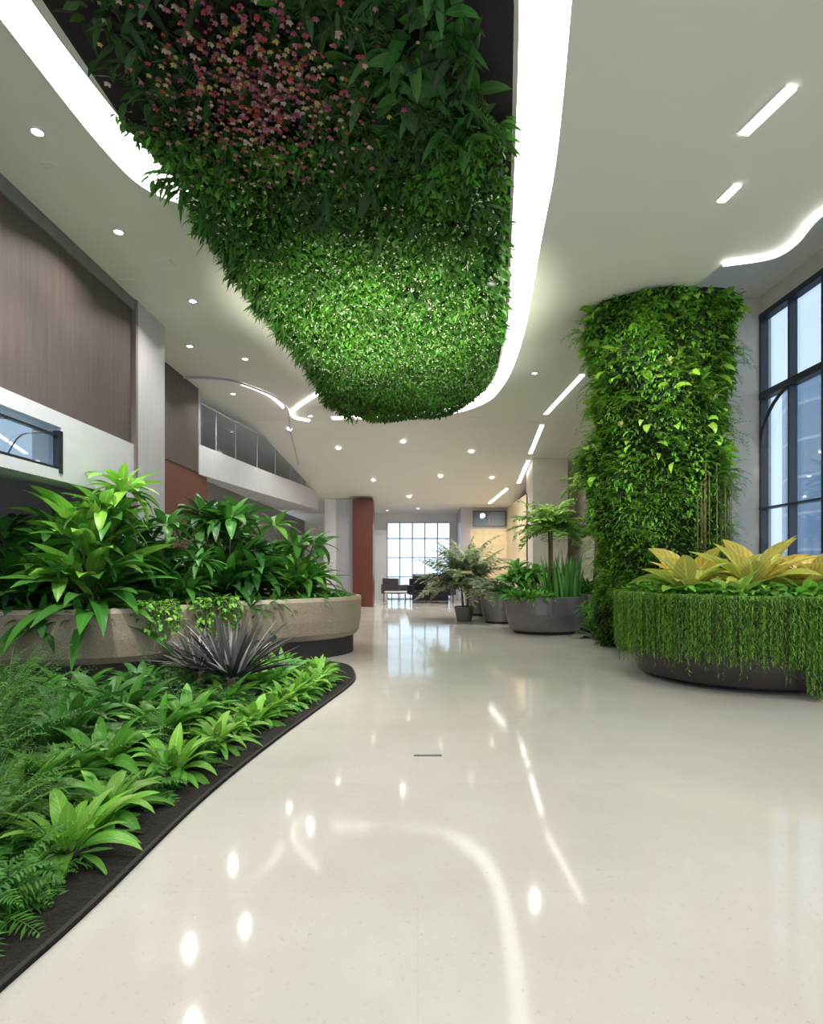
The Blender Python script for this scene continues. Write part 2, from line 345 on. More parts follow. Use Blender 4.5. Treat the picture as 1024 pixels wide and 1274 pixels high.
mb = MB(); prism(mb, ellipse(34, 40, 8, 6, 32), -6, 14); mb.build('office_building', [M_bld])
boxobj('street_ground', mat('pavement', (.4, .4, .4), .8), -60, 60, -30, 90, -6.5, -6)

# ============================================================ CEILING LIGHT STRIPS
def band(mb, inner, outer, z0, z1, mi=0, sub=6, mside=None):
    A = smooth_path(inner, sub); B = smooth_path(outer, sub); n = len(A)
    if mside is None: mside = mi
    V = [(*p, z0) for p in A]+[(*p, z0) for p in B]+[(*p, z1) for p in A]+[(*p, z1) for p in B]
    F = []; MI = []
    for i in range(n-1):
        F += [(i, i+1, n+i+1, n+i), (2*n+i, 3*n+i, 3*n+i+1, 2*n+i+1), (i, 2*n+i, 2*n+i+1, i+1), (n+i, n+i+1, 3*n+i+1, 3*n+i)]
        MI += [mi, mside, mside, mside]
    mb.add(V, F, mi=MI)
Rin = [(.35, 1.5), (.40, 2.6), (.65, 3.73), (.87, 5.2), (1.05, 6.49), (1.34, 8.6), (1.46, 10.3), (1.45, 11.4), (1.25, 12.4), (.8, 13.15), (.1, 13.6), (-.9, 13.85), (-2.1, 14.0)]
Rout = [(.68, 1.5), (.76, 2.6), (.99, 3.73), (1.24, 5.2), (1.38, 6.49), (1.62, 8.6), (1.73, 10.3), (1.72, 11.5), (1.55, 12.7), (1.0, 13.6), (.2, 14.0), (-.9, 14.2), (-2.1, 14.3)]
Lin = [(-2.45, 1.5), (-2.46, 2.6), (-2.48, 3.8), (-2.4, 4.8), (-2.28, 5.4), (-2.1, 5.8)]
Lout = [(-2.78, 1.5), (-2.78, 2.6), (-2.77, 3.8), (-2.74, 5.0), (-2.6, 5.6), (-2.15, 5.92)]
mb = MB(); band(mb, Rin, Rout, 4.982, 5.0, 0, 6, 1); band(mb, Lin, Lout, 4.982, 5.0, 0, 6, 1)
mb.build('cove_light_strip', [M_strip, M_white])
def tube2(pts, r=0.02, z=4.975, mi=0):
    c = smooth_path([(p[0], p[1], (zc(p[1])-.025 if z is None else z)) for p in pts], 6); mb.tube(c, r, 6, mi)
mb = MB()
tube2([(6.0, 3.7), (5.25, 4.1), (4.45, 5.05), (4.15, 5.95), (4.22, 6.4), (4.2, 6.68), (4.05, 6.82), (3.66, 6.94)], 0.024)
tube2([(-3.5, 11.5), (-3.3, 11.85), (-3.12, 12.4), (-3.08, 13.2)], 0.022)
tube2([(-2.05, 12.1), (-2.45, 12.7), (-2.9, 13.5), (-3.0, 14.1), (-2.7, 14.4)], 0.022)
mb.build('cove_light_line', [M_led])
mb = MB()
tube2([(-5.5, 11.2), (-4.4, 11.1), (-3.7, 11.25), (-3.35, 11.7), (-3.05, 12.4), (-3.0, 13.4), (-3.3, 15), (-3.5, 17)], 0.02, None)
mb.build('trim_3', [M_lav])
for x0, y0, x1, y1, w in [(2.74, 4.87, 2.84, 4.4, .045), (3.02, 5.77, 3.05, 5.53, .04), (3.05, 13.8, 3.12, 11.0, .05), (3.2, 18.4, 3.2, 16.8, .05), (3.17, 16.3, 3.15, 14.7, .05), (2.5, 20.2, 2.9, 18.9, .05)]:
    mb = MB(); d = np.array([x1-x0, y1-y0]); d /= np.linalg.norm(d); nn = np.array([-d[1], d[0]])*w
    for sc, dz, mi in ((1.35, 0.012, 0), (1.0, 0.02, 1)):
        nn2 = nn*sc; P = [(x0+nn2[0], y0+nn2[1]), (x0-nn2[0], y0-nn2[1]), (x1-nn2[0], y1-nn2[1]), (x1+nn2[0], y1+nn2[1])]
        V = [(a, b, zc(b)-dz) for a, b in P]+[(a, b, zc(b)+.02) for a, b in P]
        mb.add(V, [(0, 1, 2, 3), (4, 7, 6, 5), (0, 4, 5, 1), (1, 5, 6, 2), (2, 6, 7, 3), (3, 7, 4, 0)], mi=mi)
    mb.build('linear_ceiling_light', [M_white, M_led])
DL = [(-3.19, 4.85, 1), (-3.26, 6.3, 1), (-3.09, 7.94, 1), (-3.77, 9.56, .8), (-3.03, 10.15, .8), (-3.4, 2.8, 1), (-3.9, 12.2, .8)]
DL += [(3.4, 2.4, 1), (2.2, 10.9, .8), (4.9, 3.0, 1), (1.6, 1.6, 1.3)]
DL += [(-2.2, 16.0, .9), (-.4, 15.6, .9), (1.5, 16.2, .9), (-1.4, 18.2, .9), (.7, 17.9, .9), (2.3, 18.0, .8), (-.3, 19.6, .8)]
DL += [(-2.6, 14.0, .6), (-1.0, 1.0, 1.2), (-3.3, 14.9, .7), (0, 21.8, 1), (-1.2, 22.6, .7)]
mb = MB(); lp = []
for x, y, s in DL:
    z = zc(y); t = np.arange(20)/20*2*math.pi; tz = .0 if y < 14.5 or y > 20.3 else .02
    r1, r2 = .065, .045
    V = [(x+r1*math.cos(a), y+r1*math.sin(a), z-.0-tz) for a in t]+[(x+r1*math.cos(a), y+r1*math.sin(a), z-.012-tz) for a in t]+[(x+r2*math.cos(a), y+r2*math.sin(a), z-.012-tz) for a in t]
    F = [(k*20+j, k*20+(j+1) % 20, (k+1)*20+(j+1) % 20, (k+1)*20+j) for k in range(2) for j in range(20)]
    mb.add(V, F, mi=0); mb.add([(x+r2*math.cos(a), y+r2*math.sin(a), z-.010-tz) for a in t], [tuple(range(20))], mi=1); lp.append((x, y, z-.05, s))
M_dl = emat('downlight_lens', (1, .96, .88), 14)
dlo = mb.build('recessed_downlights', [M_white, M_dl])
def area(name, loc, size, power, col=(1, .95, .87), rot=(0, 0, 0), parent=None, spread=math.radians(140)):
    l = bpy.data.lights.new(name, 'AREA'); l.shape = 'DISK'; l.size = size; l.energy = power; l.color = col; l.spread = spread
    o = bpy.data.objects.new(name, l); o.location = loc; o.rotation_euler = rot; link(o)
    if parent: o.parent = parent
    return o
for x, y, z, s in lp: area('downlight_lamp', (x, y, z), .075, 24*s, parent=dlo)
mb = MB()
for px, py, w, d in [(-3.05, 6.95, .22, .16), (-3.7, 7.4, .2, .14), (-2.3, 13.2, .35, .2), (1.4, 14.3, .3, .3), (-3.35, 5.25, .14, .1)]:
    z = zc(py); mb.box(px-w/2, px+w/2, py-d/2, py+d/2, z-.012, z+.0)
    for k in range(4): mb.box(px-w/2+.02, px+w/2-.02, py-d/2+d*(k+.5)/5, py-d/2+d*(k+.5)/5+.012, z-.016, z-.012)
mb.build('air_vents', [M_ceil])

# ============================================================ CEILING GARDEN
def inner_x(y): return np.interp(y, [p[1] for p in Rin[:10]], [p[0] for p in Rin[:10]])
def right_x(y): return np.where(y < 13.15, inner_x(y), np.interp(y, [13.15, 13.6], [.8, .1]))-.03
def left_x(y): return np.interp(y, [1.5, 4.8, 5.5, 7.4, 9.0, 10.3, 12.5, 13.4, 13.8], [-2.42, -2.4, -2.12, -2.06, -1.92, -1.82, -1.82, -1.5, -1.0])
mb = MB()
ys = np.linspace(1.5, 13.6, 60); xs = np.linspace(0, 1, 24); V = []
rx = right_x(ys)
for i, y in enumerate(ys):
    for u in xs:
        x = left_x(y)+(rx[i]-left_x(y))*u
        ed = min(1, min(u, 1-u)*5); z = 4.98-.06*ed
        V.append((x, y, z))
F = [(i*24+j, i*24+j+1, (i+1)*24+j+1, (i+1)*24+j) for i in range(59) for j in range(23)]
mb.add(V, [f for f in F if V[f[0]][1] < 5.3], mi=0); mb.add(V, [f for f in F if V[f[0]][1] >= 5.3], mi=1)
def inpanel(n, y0, y1, ml=0.0, mr=0.0):
    y = U(y0, y1, n); r = right_x(y)-mr; l = left_x(y)+ml
    return l+(r-l)*U(0, 1, n), y
def lump(x, y): return .5+.25*np.sin(x*3.1+1.7*np.sin(y*1.3))+.25*np.sin(y*2.3+2*np.sin(x*2.1))
n = 38000; x, y = inpanel(n, 4.6, 13.55, -.02, .03)
edge_d = np.minimum(np.minimum(x-left_x(y), right_x(y)-x).clip(0), .3)/.3
ht = 4.96-.08*edge_d-.14*lump(x, y)*edge_d-U(0, .08, n)*edge_d
cl = vary((.075, .225, .024), n, .55, .2); pt = .6+.6*lump(x*1.7+2, y*1.9)
arch(mb, np.stack([x, y, ht], 1), U(0, 6.28, n), U(-1.1, .1, n), U(.045, .10, n), U(.025, .05, n), U(-.3, .8, n), cl*pt[:, None], 2, P_lance, .2, .5, mi=2)
n = 3000; y = U(5.2, 13.5, n); x = left_x(y)+U(-.1, .15, n)+.06*np.sin(y*7)
arch(mb, np.stack([x, y, 4.96-U(0, .16, n)], 1), math.pi+rng.normal(0, .9, n), U(-.9, .2, n), U(.08, .24, n), U(.02, .05, n), U(.2, 1, n), vary((.05, .16, .02), n, .4), 3, P_lance, .2, .4, mi=2)
for k in range(26):
    yy = U(5.3, 12.8); fern('', (left_x(yy)+.08, yy, 4.88), 4, U(.2, .38), (.05, .17, .025), .035, .07, e=(-.5, .1), bend=(.3, 1.0), m=12, build=False, mb=mb, az0=math.pi, mi=2)
n = 1300; x, y = inpanel(n, 5.0, 11, .1, .1); sz = U(.5, 1.1, n)
for k in range(3): arch(mb, np.stack([x, y, 4.76-.12*lump(x, y)-U(0, .03, n)], 1), U(0, 6.28, n)+k*2.1, -.2, .022*sz, .018*sz, .1, np.array([.75, .8, .6]), 2, P_lance, .1, .3, mi=2)
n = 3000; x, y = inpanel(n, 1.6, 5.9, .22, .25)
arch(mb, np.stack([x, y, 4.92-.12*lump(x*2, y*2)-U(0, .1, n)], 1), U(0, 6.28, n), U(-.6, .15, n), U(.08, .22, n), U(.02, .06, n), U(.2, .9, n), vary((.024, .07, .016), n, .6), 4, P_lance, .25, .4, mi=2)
n = 560; y = U(2.2, 8.0, n); x = right_x(y)-.25-U(0, 1, n)**1.2*1.1
arch(mb, np.stack([x, y, 4.88-.14*lump(x*2, y*1.6)], 1), U(0, 6.28, n), U(-.45, .15, n), U(.14, .38, n), U(.05, .14, n), U(.2, .9, n), vary((.032, .11, .02), n, .6), 6, P_broad, .25, .4, mi=3)
for k in range(26):
    yy = U(4.5, 9.2); xx = right_x(yy)-.1
    arch(mb, np.tile((xx, yy, 4.88), (4, 1)), U(-1, 1.2, 4), U(-.3, 0, 4), U(.1, .24, 4), U(.04, .08, 4), .5, vary((.05, .17, .02), 4, .4), 4, P_broad, .25, .3, mi=3)
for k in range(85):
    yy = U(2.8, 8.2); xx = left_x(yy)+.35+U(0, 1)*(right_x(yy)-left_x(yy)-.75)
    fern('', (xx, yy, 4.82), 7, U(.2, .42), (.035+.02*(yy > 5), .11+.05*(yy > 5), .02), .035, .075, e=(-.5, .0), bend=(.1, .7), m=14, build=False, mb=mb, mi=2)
n = 850; x = rng.normal(-1.12, .36, n).clip(-2.1, .0); y = rng.normal(4.05, .4, n).clip(2.6, 5.0); z = 4.73-U(0, .12, n)
pc = np.array([(.42, .07, .11), (.5, .2, .26), (.4, .07, .05), (.6, .45, .4), (.5, .42, .15), (.3, .06, .14), (.42, .13, .19)])[rng.integers(0, 7, n)]
sz = U(.5, 1.1, n)
for k in range(5): arch(mb, np.stack([x, y, z], 1), U(0, .4, n)+k*1.256, -.3, .028*sz, .02*sz, .3, pc, 2, P_lance, .1, .2, mi=4)
mb.build('ceiling_garden', [M_dback, M_base, M_small, M_leaf, M_petal], smooth=True)

# ============================================================ GREEN COLUMN
kz = [0, .5, 2.7, 4.0, 5.0]; kx = [4.02, 4.0, 3.82, 3.62, 3.38]; ky = [9.8, 9.7, 9.25, 8.8, 8.2]; kr = [.80, .86, .92, .90, .80]
def colp(z, a, off=0):
    cx = np.interp(z, kz, kx); cy = np.interp(z, kz, ky)
    r = np.interp(z, kz, kr)+off+.07*np.sin(3*a+z*2)+.07*np.sin(z*3.1+2*a)+.05*np.sin(5*a-z*4.2)+.04*np.sin(z*8+a*3)
    return np.stack([cx+r*np.cos(a), cy+r*.92*np.sin(a), z+0*a], -1)
mb = MB(); nz, na = 40, 40; V = []
for z in np.linspace(0, 5.0, nz): V.append(colp(np.full(na, z), np.arange(na)/na*2*math.pi))
mb.add(np.concatenate(V), [(i*na+j, i*na+(j+1) % na, (i+1)*na+(j+1) % na, (i+1)*na+j) for i in range(nz-1) for j in range(na)], mi=0)
def onc(n, z0, z1, off=0): 
    z = U(z0, z1, n); a = U(math.pi*.7, math.pi*2.3, n); return colp(z, a, off), a
P, a = onc(24000, .05, 4.98, .03); n = len(P)
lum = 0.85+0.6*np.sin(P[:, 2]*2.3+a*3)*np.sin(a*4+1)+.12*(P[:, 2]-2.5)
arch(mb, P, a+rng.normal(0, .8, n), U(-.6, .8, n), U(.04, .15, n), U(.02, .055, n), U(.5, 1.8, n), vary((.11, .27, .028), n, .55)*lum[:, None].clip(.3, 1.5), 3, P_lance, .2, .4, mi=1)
P, a = onc(330, 2.6, 4.95, .06); n = len(P)
arch(mb, P, a+rng.normal(0, .7, n), U(-.2, .9, n), U(.12, .28, n), U(.06, .13, n), U(.8, 2, n), vary((.22, .44, .04), n, .45), 5, P_broad, .2, .4, mi=2)
for k in range(190):
    Pp, aa = onc(1, .4, 4.8, .02)
    fern('', Pp[0], 5, U(.22, .6), (.15, .35, .035), .04, .09, e=(-.1, .8), bend=(1, 2.2), m=14, build=False, mb=mb, az0=aa[0], mi=1)
n = 900; a = U(0, 6.28, n); P = colp(np.full(n, 4.93), a, .0); P[:, 2] -= U(0, .14, n)
arch(mb, P, a+rng.normal(0, .7, n), U(-.8, -.05, n), U(.08, .17, n), U(.04, .08, n), U(.3, 1, n), vary((.1, .26, .03), n, .4), 4, P_broad, .2, .4, mi=1)
P, a = onc(20, 3.2, 4.8, .16); n = len(P)
for k in range(7): arch(mb, P, a+k*.9, .3+.7*np.cos(k*.9)+0*a, .07, .05, .4, np.array([.7, .72, .3]), 2, P_lance, .1, .2, mi=3)
for k in range(18):
    aa = math.pi*1.5+U(.1, .9); z1 = U(2.2, 2.9); z0 = U(1.0, 1.6); q = colp(np.array([z0, z1]), np.array([aa, aa]), .2)
    q[0, :2] = q[1, :2]; mb.tube(q, .008, 5, 4)
    m = 30; zz = np.linspace(z0, z1, m); B = np.stack([np.full(m, q[0, 0]), np.full(m, q[0, 1]), zz], 1)
    arch(mb, B, U(0, 6.28, m), U(-.6, .5, m), .10, .022, .8, vary((.15, .36, .03), m), 2, P_lance, .1, .2, mi=1)
mb.build('plant_covered_column', [M_base, M_small, M_leaf, M_petal, M_stem], smooth=True)

# ============================================================ LEFT PLANTER
out = smooth_path([(-6.2, 6.15), (-5.2, 6.1), (-4.2, 6.1), (-3.5, 6.2), (-3.0, 6.5), (-2.65, 7.1), (-2.2, 7.75), (-1.6, 8.2), (-1.1, 8.7), (-.92, 9.3), (-1.15, 9.9), (-1.9, 10.4), (-3.0, 10.7), (-3.7, 10.6), (-3.78, 9.2), (-3.8, 7.95), (-4.4, 7.86), (-6.2, 7.8)], 6, True)
mb = MB(); ring_profile(mb, out, [(.12, 0, 1), (.12, .27, 1), (.08, .29, 0), (.03, .36, 0), (.0, .55, 0), (-.01, .84, 0), (.0, .89, 2), (.06, .895, 2), (.07, .80, 2), (.08, .78, 3)])
mb.build('curved_planter', [M_conc, M_edge, M_rim, M_soil], smooth=False)
G1 = (.05, .18, .024); G2 = (.12, .34, .04); GD = (.025, .09, .02); GB = (.19, .43, .05)
def bigplant(loc, s, n=60, lo=GD, hi=G2, st=.5, W=.2, sub=7, e=(-.1, 1.25)):
    mb = MB(); rosette('', loc, n, 1.1*s, W*s, lo, e=e, bend=(.5, 1.3), stem=st*s, sp=.1*s, col2=hi, build=False, mb=mb, segs=8)
    b = np.array(loc)
    for k in range(sub):
        a = k*6.28/sub+U(-.2, .2); q = b+np.array([math.cos(a)*.4*s, math.sin(a)*.25*s, U(.4, 1.1+st*.5)*s])
        mb.tube([b, (b+q)/2+np.array([0, 0, .05]), q], .012*s, 5, 1)
        rosette('', q, 16, .55*s, .14*s, lo if k % 2 else hi, e=(-.5, 1.2), bend=(.5, 1.3), build=False, mb=mb)
    mb.build('broadleaf_plant', [M_leaf, M_stem], tuple(loc), smooth=True)
bigplant((-3.72, 6.6, .78), .98, 100, G1, GB, .95, .2, 12)
bigplant((-4.45, 6.55, .78), .85, 70, GD, G1, .55, .2, 9)
bigplant((-3.02, 7.3, .78), .66, 70, GD, G1, .4)
bigplant((-5.3, 7.0, .78), .85, 50, GD, G1, .6)
bigplant((-3.4, 7.5, .78), .8, 70, GD, G1, .6)
bigplant((-2.75, 8.4, .78), 1.0, 100, GD, G1, .6, .16, 10)
bigplant((-1.95, 9.1, .78), .88, 90, G1, G2, .6, .15, 9)
bigplant((-3.25, 9.6, .78), .9, 60, GD, G1, .6)
for x, y, s, c in [(-1.35, 9.0, .28, G2), (-1.5, 9.5, .3, G1), (-1.6, 8.65, .26, G2), (-2.15, 8.15, .3, G1), (-2.7, 7.4, .3, G1), (-3.2, 6.7, .3, G1), (-4.2, 6.4, .35, G1), (-3.7, 6.4, .3, G1), (-2.4, 7.8, .3, G1)]:
    rosette('leafy_groundcover', (x, y, .78), 60, s*1.2, .06, c, e=(.0, 1.4), bend=(.3, 1.2), sp=.16, segs=4)
for x0, y0, dn in [(-2.62, 7.1, 9), (-2.95, 6.55, 12), (-2.4, 7.45, 5)]:
    mb = MB()
    for k in range(dn):
        tt = U(-.2, .2); xx = x0+tt*.6; yb = y0+tt*.9; l = U(.1, .4); pts = smooth_path([(xx-.16, yb+.1, .8), (xx, yb-.0, .96), (xx+.1, yb-.08, .86), (xx+.11+U(-.03, .06), yb-.1, .88-l)], 5)
        mb.tube(pts, .006, 5, 1); B = np.repeat(pts, 2, 0); m = len(B)
        arch(mb, B, U(0, 6.28, m), U(-.8, .5, m), U(.06, .10, m), .045, .8, vary(G2 if k % 2 else GB, m), 3, P_broad, .2, .3)
    mb.build('trailing_vine', [M_leaf, M_stem], (x0, y0, .8), smooth=True)

# ============================================================ FLOOR BED
edge = [(-1.42, .6), (-1.36, 1.4), (-1.32, 1.85), (-1.28, 2.3), (-1.24, 3.3), (-1.12, 4.32), (-.92, 5.55), (-.76, 6.6), (-.78, 7.2), (-.98, 7.9), (-1.5, 8.3)]
es = smooth_path(edge, 6)
bed = [tuple(p) for p in es]+[(-2.4, 7.8), (-3.2, 6.7), (-6.2, 6.4), (-6.2, .6)]
mb = MB(); prism(mb, bed, 0.0, .02, 0)
band(mb, [(p[0]-.02, p[1]) for p in edge], edge, 0, .024, 1)
mb.build('planting_bed', [M_soil, M_edge])
def ex(y): return np.interp(y, [p[1] for p in edge], [p[0] for p in edge])
def hosta(x, y, s, c, c2=None, n=44, z=.02): rosette('hosta_plant', (x, y, z), n, .42*s, .08*s, c, e=(.05, 1.3), bend=(.7, 1.8), col2=c2, segs=7, stem=.06*s, sp=.06*s)
row = [(1.75, .4, 'f', .9), (2.15, .36, 'f', .85), (2.4, .42, 'f', .8), (2.68, .36, 'h', .95), (3.08, .42, 'h', .85), (3.35, .36, 'f', .65), (3.7, .38, 'h', .95), (4.0, .42, 'f', .7), (4.25, .36, 'h', .85), (4.6, .38, 'h', .7), (4.9, .36, 'h', .85), (5.25, .35, 'h', .75), (5.55, .35, 'h', .85), (5.9, .36, 'h', .85), (6.2, .35, 'h', .85), (6.55, .36, 'h', .85), (6.9, .40, 'h', .8), (7.25, .45, 'h', .75)]
for i, (y, dx, k, s) in enumerate(row):
    x = ex(y)-dx
    if k == 'h': hosta(x, y, s, G2, GB)
    else: fern('fern_plant', (x, y, .02), 38, .42*s, (.08, .25, .035), .035, .08, m=24)
for i, (y, dx, k, s) in enumerate([(1.6, .85, 'f', 1.2), (2.1, .75, 'f', 1.1), (2.65, .72, 'g', .8), (3.0, .85, 'h', 1.15), (3.35, .85, 'h', 1.05), (3.65, .8, 'h', 1.1), (4.0, .9, 'f', .9), (4.3, .8, 'h', 1.1), (4.65, .8, 'h', 1.1), (5.0, .8, 'f', .9), (5.25, .8, 'h', 1.05), (5.3, 1.25, 'f', 1.1), (6.1, .75, 'h', 1.1), (6.5, .75, 'h', 1.1), (6.9, .9, 'h', 1.0), (6.9, 1.4, 'h', 1.0)]):
    x = ex(y)-dx
    if k == 'h': hosta(x, y, s, GD if i % 3 == 0 else G1, G2, 50, .06)
    elif k == 'f': fern('fern_plant', (x, y, .05), 42, .5*s, (.05, .17, .028), .035, .085, m=26)
    else: fern('asparagus_fern', (x, y, .08), 56, .62*s, (.09, .23, .035), .02, .07, e=(.5, 1.4), bend=(.6, 1.5), m=36)
for y, dx, k, s in [(3.15, 1.25, 'g', 1.35), (3.5, 1.4, 'g', 1.45), (3.95, 1.3, 'h', 1.35), (4.3, 1.45, 'h', 1.3), (4.7, 1.3, 'h', 1.25), (5.0, 1.7, 'h', 1.3), (5.7, 1.6, 'f', 1.0), (4.1, 1.95, 'g', 1.5), (4.6, 2.2, 'g', 1.45), (5.0, 2.4, 'h', 1.3), (5.4, 2.3, 'h', 1.2), (5.5, 3.0, 'f', 1.1), (5.1, 3.2, 'g', 1.2), (6.5, 1.7, 'f', 1.0), (5.9, 1.95, 'h', 1.1), (3.0, 1.9, 'h', 1.4), (3.6, 2.2, 'h', 1.4)]:
    x = ex(y)-dx
    if k == 'h': hosta(x, y, s, GD, G1, 54, .08)
    elif k == 'f': fern('fern_plant', (x, y, .08), 42, .55*s, (.045, .15, .025), .035, .09, m=26)
    else: fern('asparagus_fern', (x, y, .08), 60, .62*s, (.08, .22, .035), .02, .07, e=(.55, 1.45), bend=(.5, 1.3), m=36)
def darkbrom(x, y, s):
    mb = MB(); rosette('', (x, y, .28), 66, .78*s, .055*s, (.035, .03, .04), e=(.3, 1.5), bend=(.0, .5), prof=P_blade, col2=(.13, .135, .13), fold=.4, sp=.07, build=False, mb=mb)
    rosette('', (x, y, .28), 30, .72*s, .024*s, (.5, .52, .48), e=(.4, 1.4), bend=(.0, .5), prof=P_blade, sp=.08, build=False, mb=mb)
    mb.tube([(x, y, .02), (x, y, .3)], .05, 8, 1); mb.build('dark_bromeliad', [M_leaf, M_stem], (x, y, .03), smooth=True)
darkbrom(-1.8, 5.6, 1.05); darkbrom(-2.25, 5.95, .75)

# ============================================================ RIGHT PLANTER
cx, cy = 4.02, 7.15
mb = MB(); ring_profile(mb, ellipse(cx, cy, 1.36, 1.28, 64), [(.32, 0, 1), (.3, .05, 1), (.12, .07, 0), (.03, .25, 0), (-.02, .5, 0), (0, .97, 0), (.1, .98, 0), (.12, .9, 2)])
mb.build('round_planter', [M_dm, M_edge, M_soil], smooth=False)
mb = MB()
for k in range(1900):
    a = U(2.7, 6.7) if k % 6 else U(0, 6.283)
    l = U(.4, .66)
    if 4.6 < a < 6.3: l += U(0, .32)
    if U(0, 1) < .08: l += .15
    l = min(l, .94); R = 1.42+U(0, .1); rr = [1.2, R-.03, R, R-.01]; zz = [1.0, 1.05, .93, .98-l]
    pts = smooth_path([((cx+q*math.cos(a)), (cy+q*.95*math.sin(a)), z) for q, z in zip(rr, zz)], 4)
    d = np.r_[0, np.cumsum(np.linalg.norm(np.diff(pts, axis=0), axis=1))]; m = int(d[-1]/.024); tt = np.linspace(0, d[-1], m)
    B = np.stack([np.interp(tt, d, pts[:, i]) for i in range(3)], 1)
    c = vary((.14, .29, .035), 1, .5)[0]
    arch(mb, B, a+U(-2, 2, m), U(-1.3, -.2, m), U(.035, .06, m), .013, .5, c*U(.8, 1.25, (m, 1)), 1, P_blade, .2, .3)
mb.build('hanging_moss', [M_small], (cx, cy, .9))
mb = MB()
n = 2400; a = U(0, 6.283, n); r = np.sqrt(U(0, 1, n))*1.36; P = np.stack([cx+r*np.cos(a), cy+r*.92*np.sin(a), 1.08-.06*(r/1.38)**3+U(-.06, .06, n)], 1)
arch(mb, P, U(0, 6.28, n), U(-.2, .9, n), U(.09, .19, n), U(.06, .1, n), U(.4, 1.5, n), vary((.13, .33, .035), n, .5), 3, P_broad, .2, .3)
prism(mb, ellipse(cx, cy, 1.2, 1.12, 32), .9, 1.02, 1)
mb.build('leafy_groundcover', [M_leaf, M_base], (cx, cy, .95), smooth=True)
Y1 = (.50, .55, .10); Y2 = (.78, .68, .17); Y3 = (.22, .42, .06)
for x, y, s, c, c2, z in [(3.95, 6.8, 1.05, Y1, Y2, 1.18), (3.2, 6.85, .9, Y3, Y1, 1.1), (4.65, 6.7, .95, Y1, Y2, 1.18), (3.5, 7.5, 1.0, Y1, Y2, 1.15), (4.4, 7.5, 1.0, Y1, Y2, 1.2), (3.45, 6.3, .55, G2, Y3, 1.06), (4.15, 6.15, .5, G2, GB, 1.05), (4.75, 6.3, .55, Y3, Y1, 1.05)]:
    rosette('yellow_dumb_cane', (x, y, z-.1), 18, .82*s, .30*s, c, e=(.1, 1.1), bend=(.3, 1.0), prof=P_lance, col2=c2, sp=.06, segs=8, fold=.3, stem=.12, mats=[M_yleaf, M_stem])

# ============================================================ FAR RIGHT PLANTERS
def pot(name, cx, cy, rx, ry, h):
    mb = MB(); ring_profile(mb, ellipse(cx, cy, rx, ry, 48), [(.25*rx, 0, 1), (.22*rx, .05, 1), (.14*rx, .07, 0), (.03*rx, h*.55, 0), (0, h, 0), (.06, h+.01, 0), (.07, h-.06, 2)]); mb.build(name, [M_gm, M_edge, M_soil], smooth=False)
pot('bowl_planter', 2.6, 11.9, .82, .70, .74); pot('bowl_planter', 2.02, 14.0, .5, .55, .74); pot('bowl_planter', 1.75, 16.2, .45, .5, .72)
mb = MB(); prism(mb, [(3.47, 11.8), (4.2, 11.8), (4.2, 13.3), (3.47, 13.3)], .04, .78, 0); prism(mb, [(3.53, 11.86), (4.14, 11.86), (4.14, 13.24), (3.53, 13.24)], 0, .80, 1)
mb.build('square_planter', [M_gm, M_soil], bevel=.02)
for x, y, z, s, c in [(2.1, 11.7, .7, .3, G2), (2.35, 11.5, .7, .3, G2), (2.5, 12.3, .7, .4, G1), (2.02, 13.9, .68, .4, G1), (1.75, 16.1, .66, .4, G1), (2.0, 12.0, .7, .3, G1), (3.8, 12.8, .8, .45, G1), (3.8, 12.2, .8, .4, G1)]:
    rosette('leafy_groundcover', (x, y, z), 90, s*1.1, .07, c, e=(0, 1.4), bend=(.3, 1.2), sp=.18, segs=4)
mb = MB(); n = 50
B = np.stack([2.92+U(-.34, .32, n), 11.7+U(-.2, .3, n), np.full(n, .68)], 1)
arch(mb, B, U(0, 6.28, n), U(1.35, 1.55, n), U(.6, 1.1, n), U(.07, .1, n), U(-.05, .15, n), vary((.07, .23, .035), n, .4), 6, P_strap, .3, 1.0)
mb.build('snake_plant', [M_leaf], (2.9, 11.7, .7), smooth=True)
def palm(name, loc, h, L, col, nf=16, stems=1, ll=.3, lw=.12, e=(-.1, 1.35), pot_=False, bend=(.8, 1.6), m=24):
    mb = MB(); b = np.array(loc, float)
    for k in range(stems):
        o = np.array([U(-.12, .12), U(-.12, .12), 0])*(stems > 1); t = b+o*2.2+np.array([0, 0, h*U(.75, 1)])
        if stems == 1: t = b+np.array([0.05, 0, h])
        mb.tube([b+o, (b+o+t)/2+np.array([.02, .01, 0]), t], [.035, .03, .022], 7, 1)
        fern('', t, nf, L, col, lw, ll, e=e, bend=bend, m=m, build=False, mb=mb, droop=.7)
    if pot_:
        m2 = ellipse(b[0], b[1], .26, .26, 28); ring_profile(mb, m2, [(.08, 0, 2), (0, .36, 2), (.04, .37, 2), (.05, .33, 3)])
    return mb.build(name, [M_small, M_stem, M_gm, M_soil], tuple(loc), smooth=True)
palm('potted_palm', (1.15, 14.4, 0), .95, 1.45, (.30, .36, .20), 34, 2, .34, .15, e=(.0, 1.5), pot_=True, bend=(.5, 1.4), m=36)
palm('tall_palm', (2.75, 12.2, .7), 1.7, .9, (.24, .42, .08), 20, 2, .28, .16)
palm('tall_palm', (3.75, 12.3, .8), 2.3, .95, (.22, .42, .07), 24, 1, .28, .16)
palm('tall_palm', (3.8, 12.9, .8), 1.4, .7, (.14, .30, .05), 16, 2, .24, .14)
bigplant((3.3, 10.9, .02), .42, 40, G1, G2)
bigplant((2.6, 15.6, .02), .85, 50, G1, G2); bigplant((2.9, 15.9, .02), 1.0, 50, G1, G2)

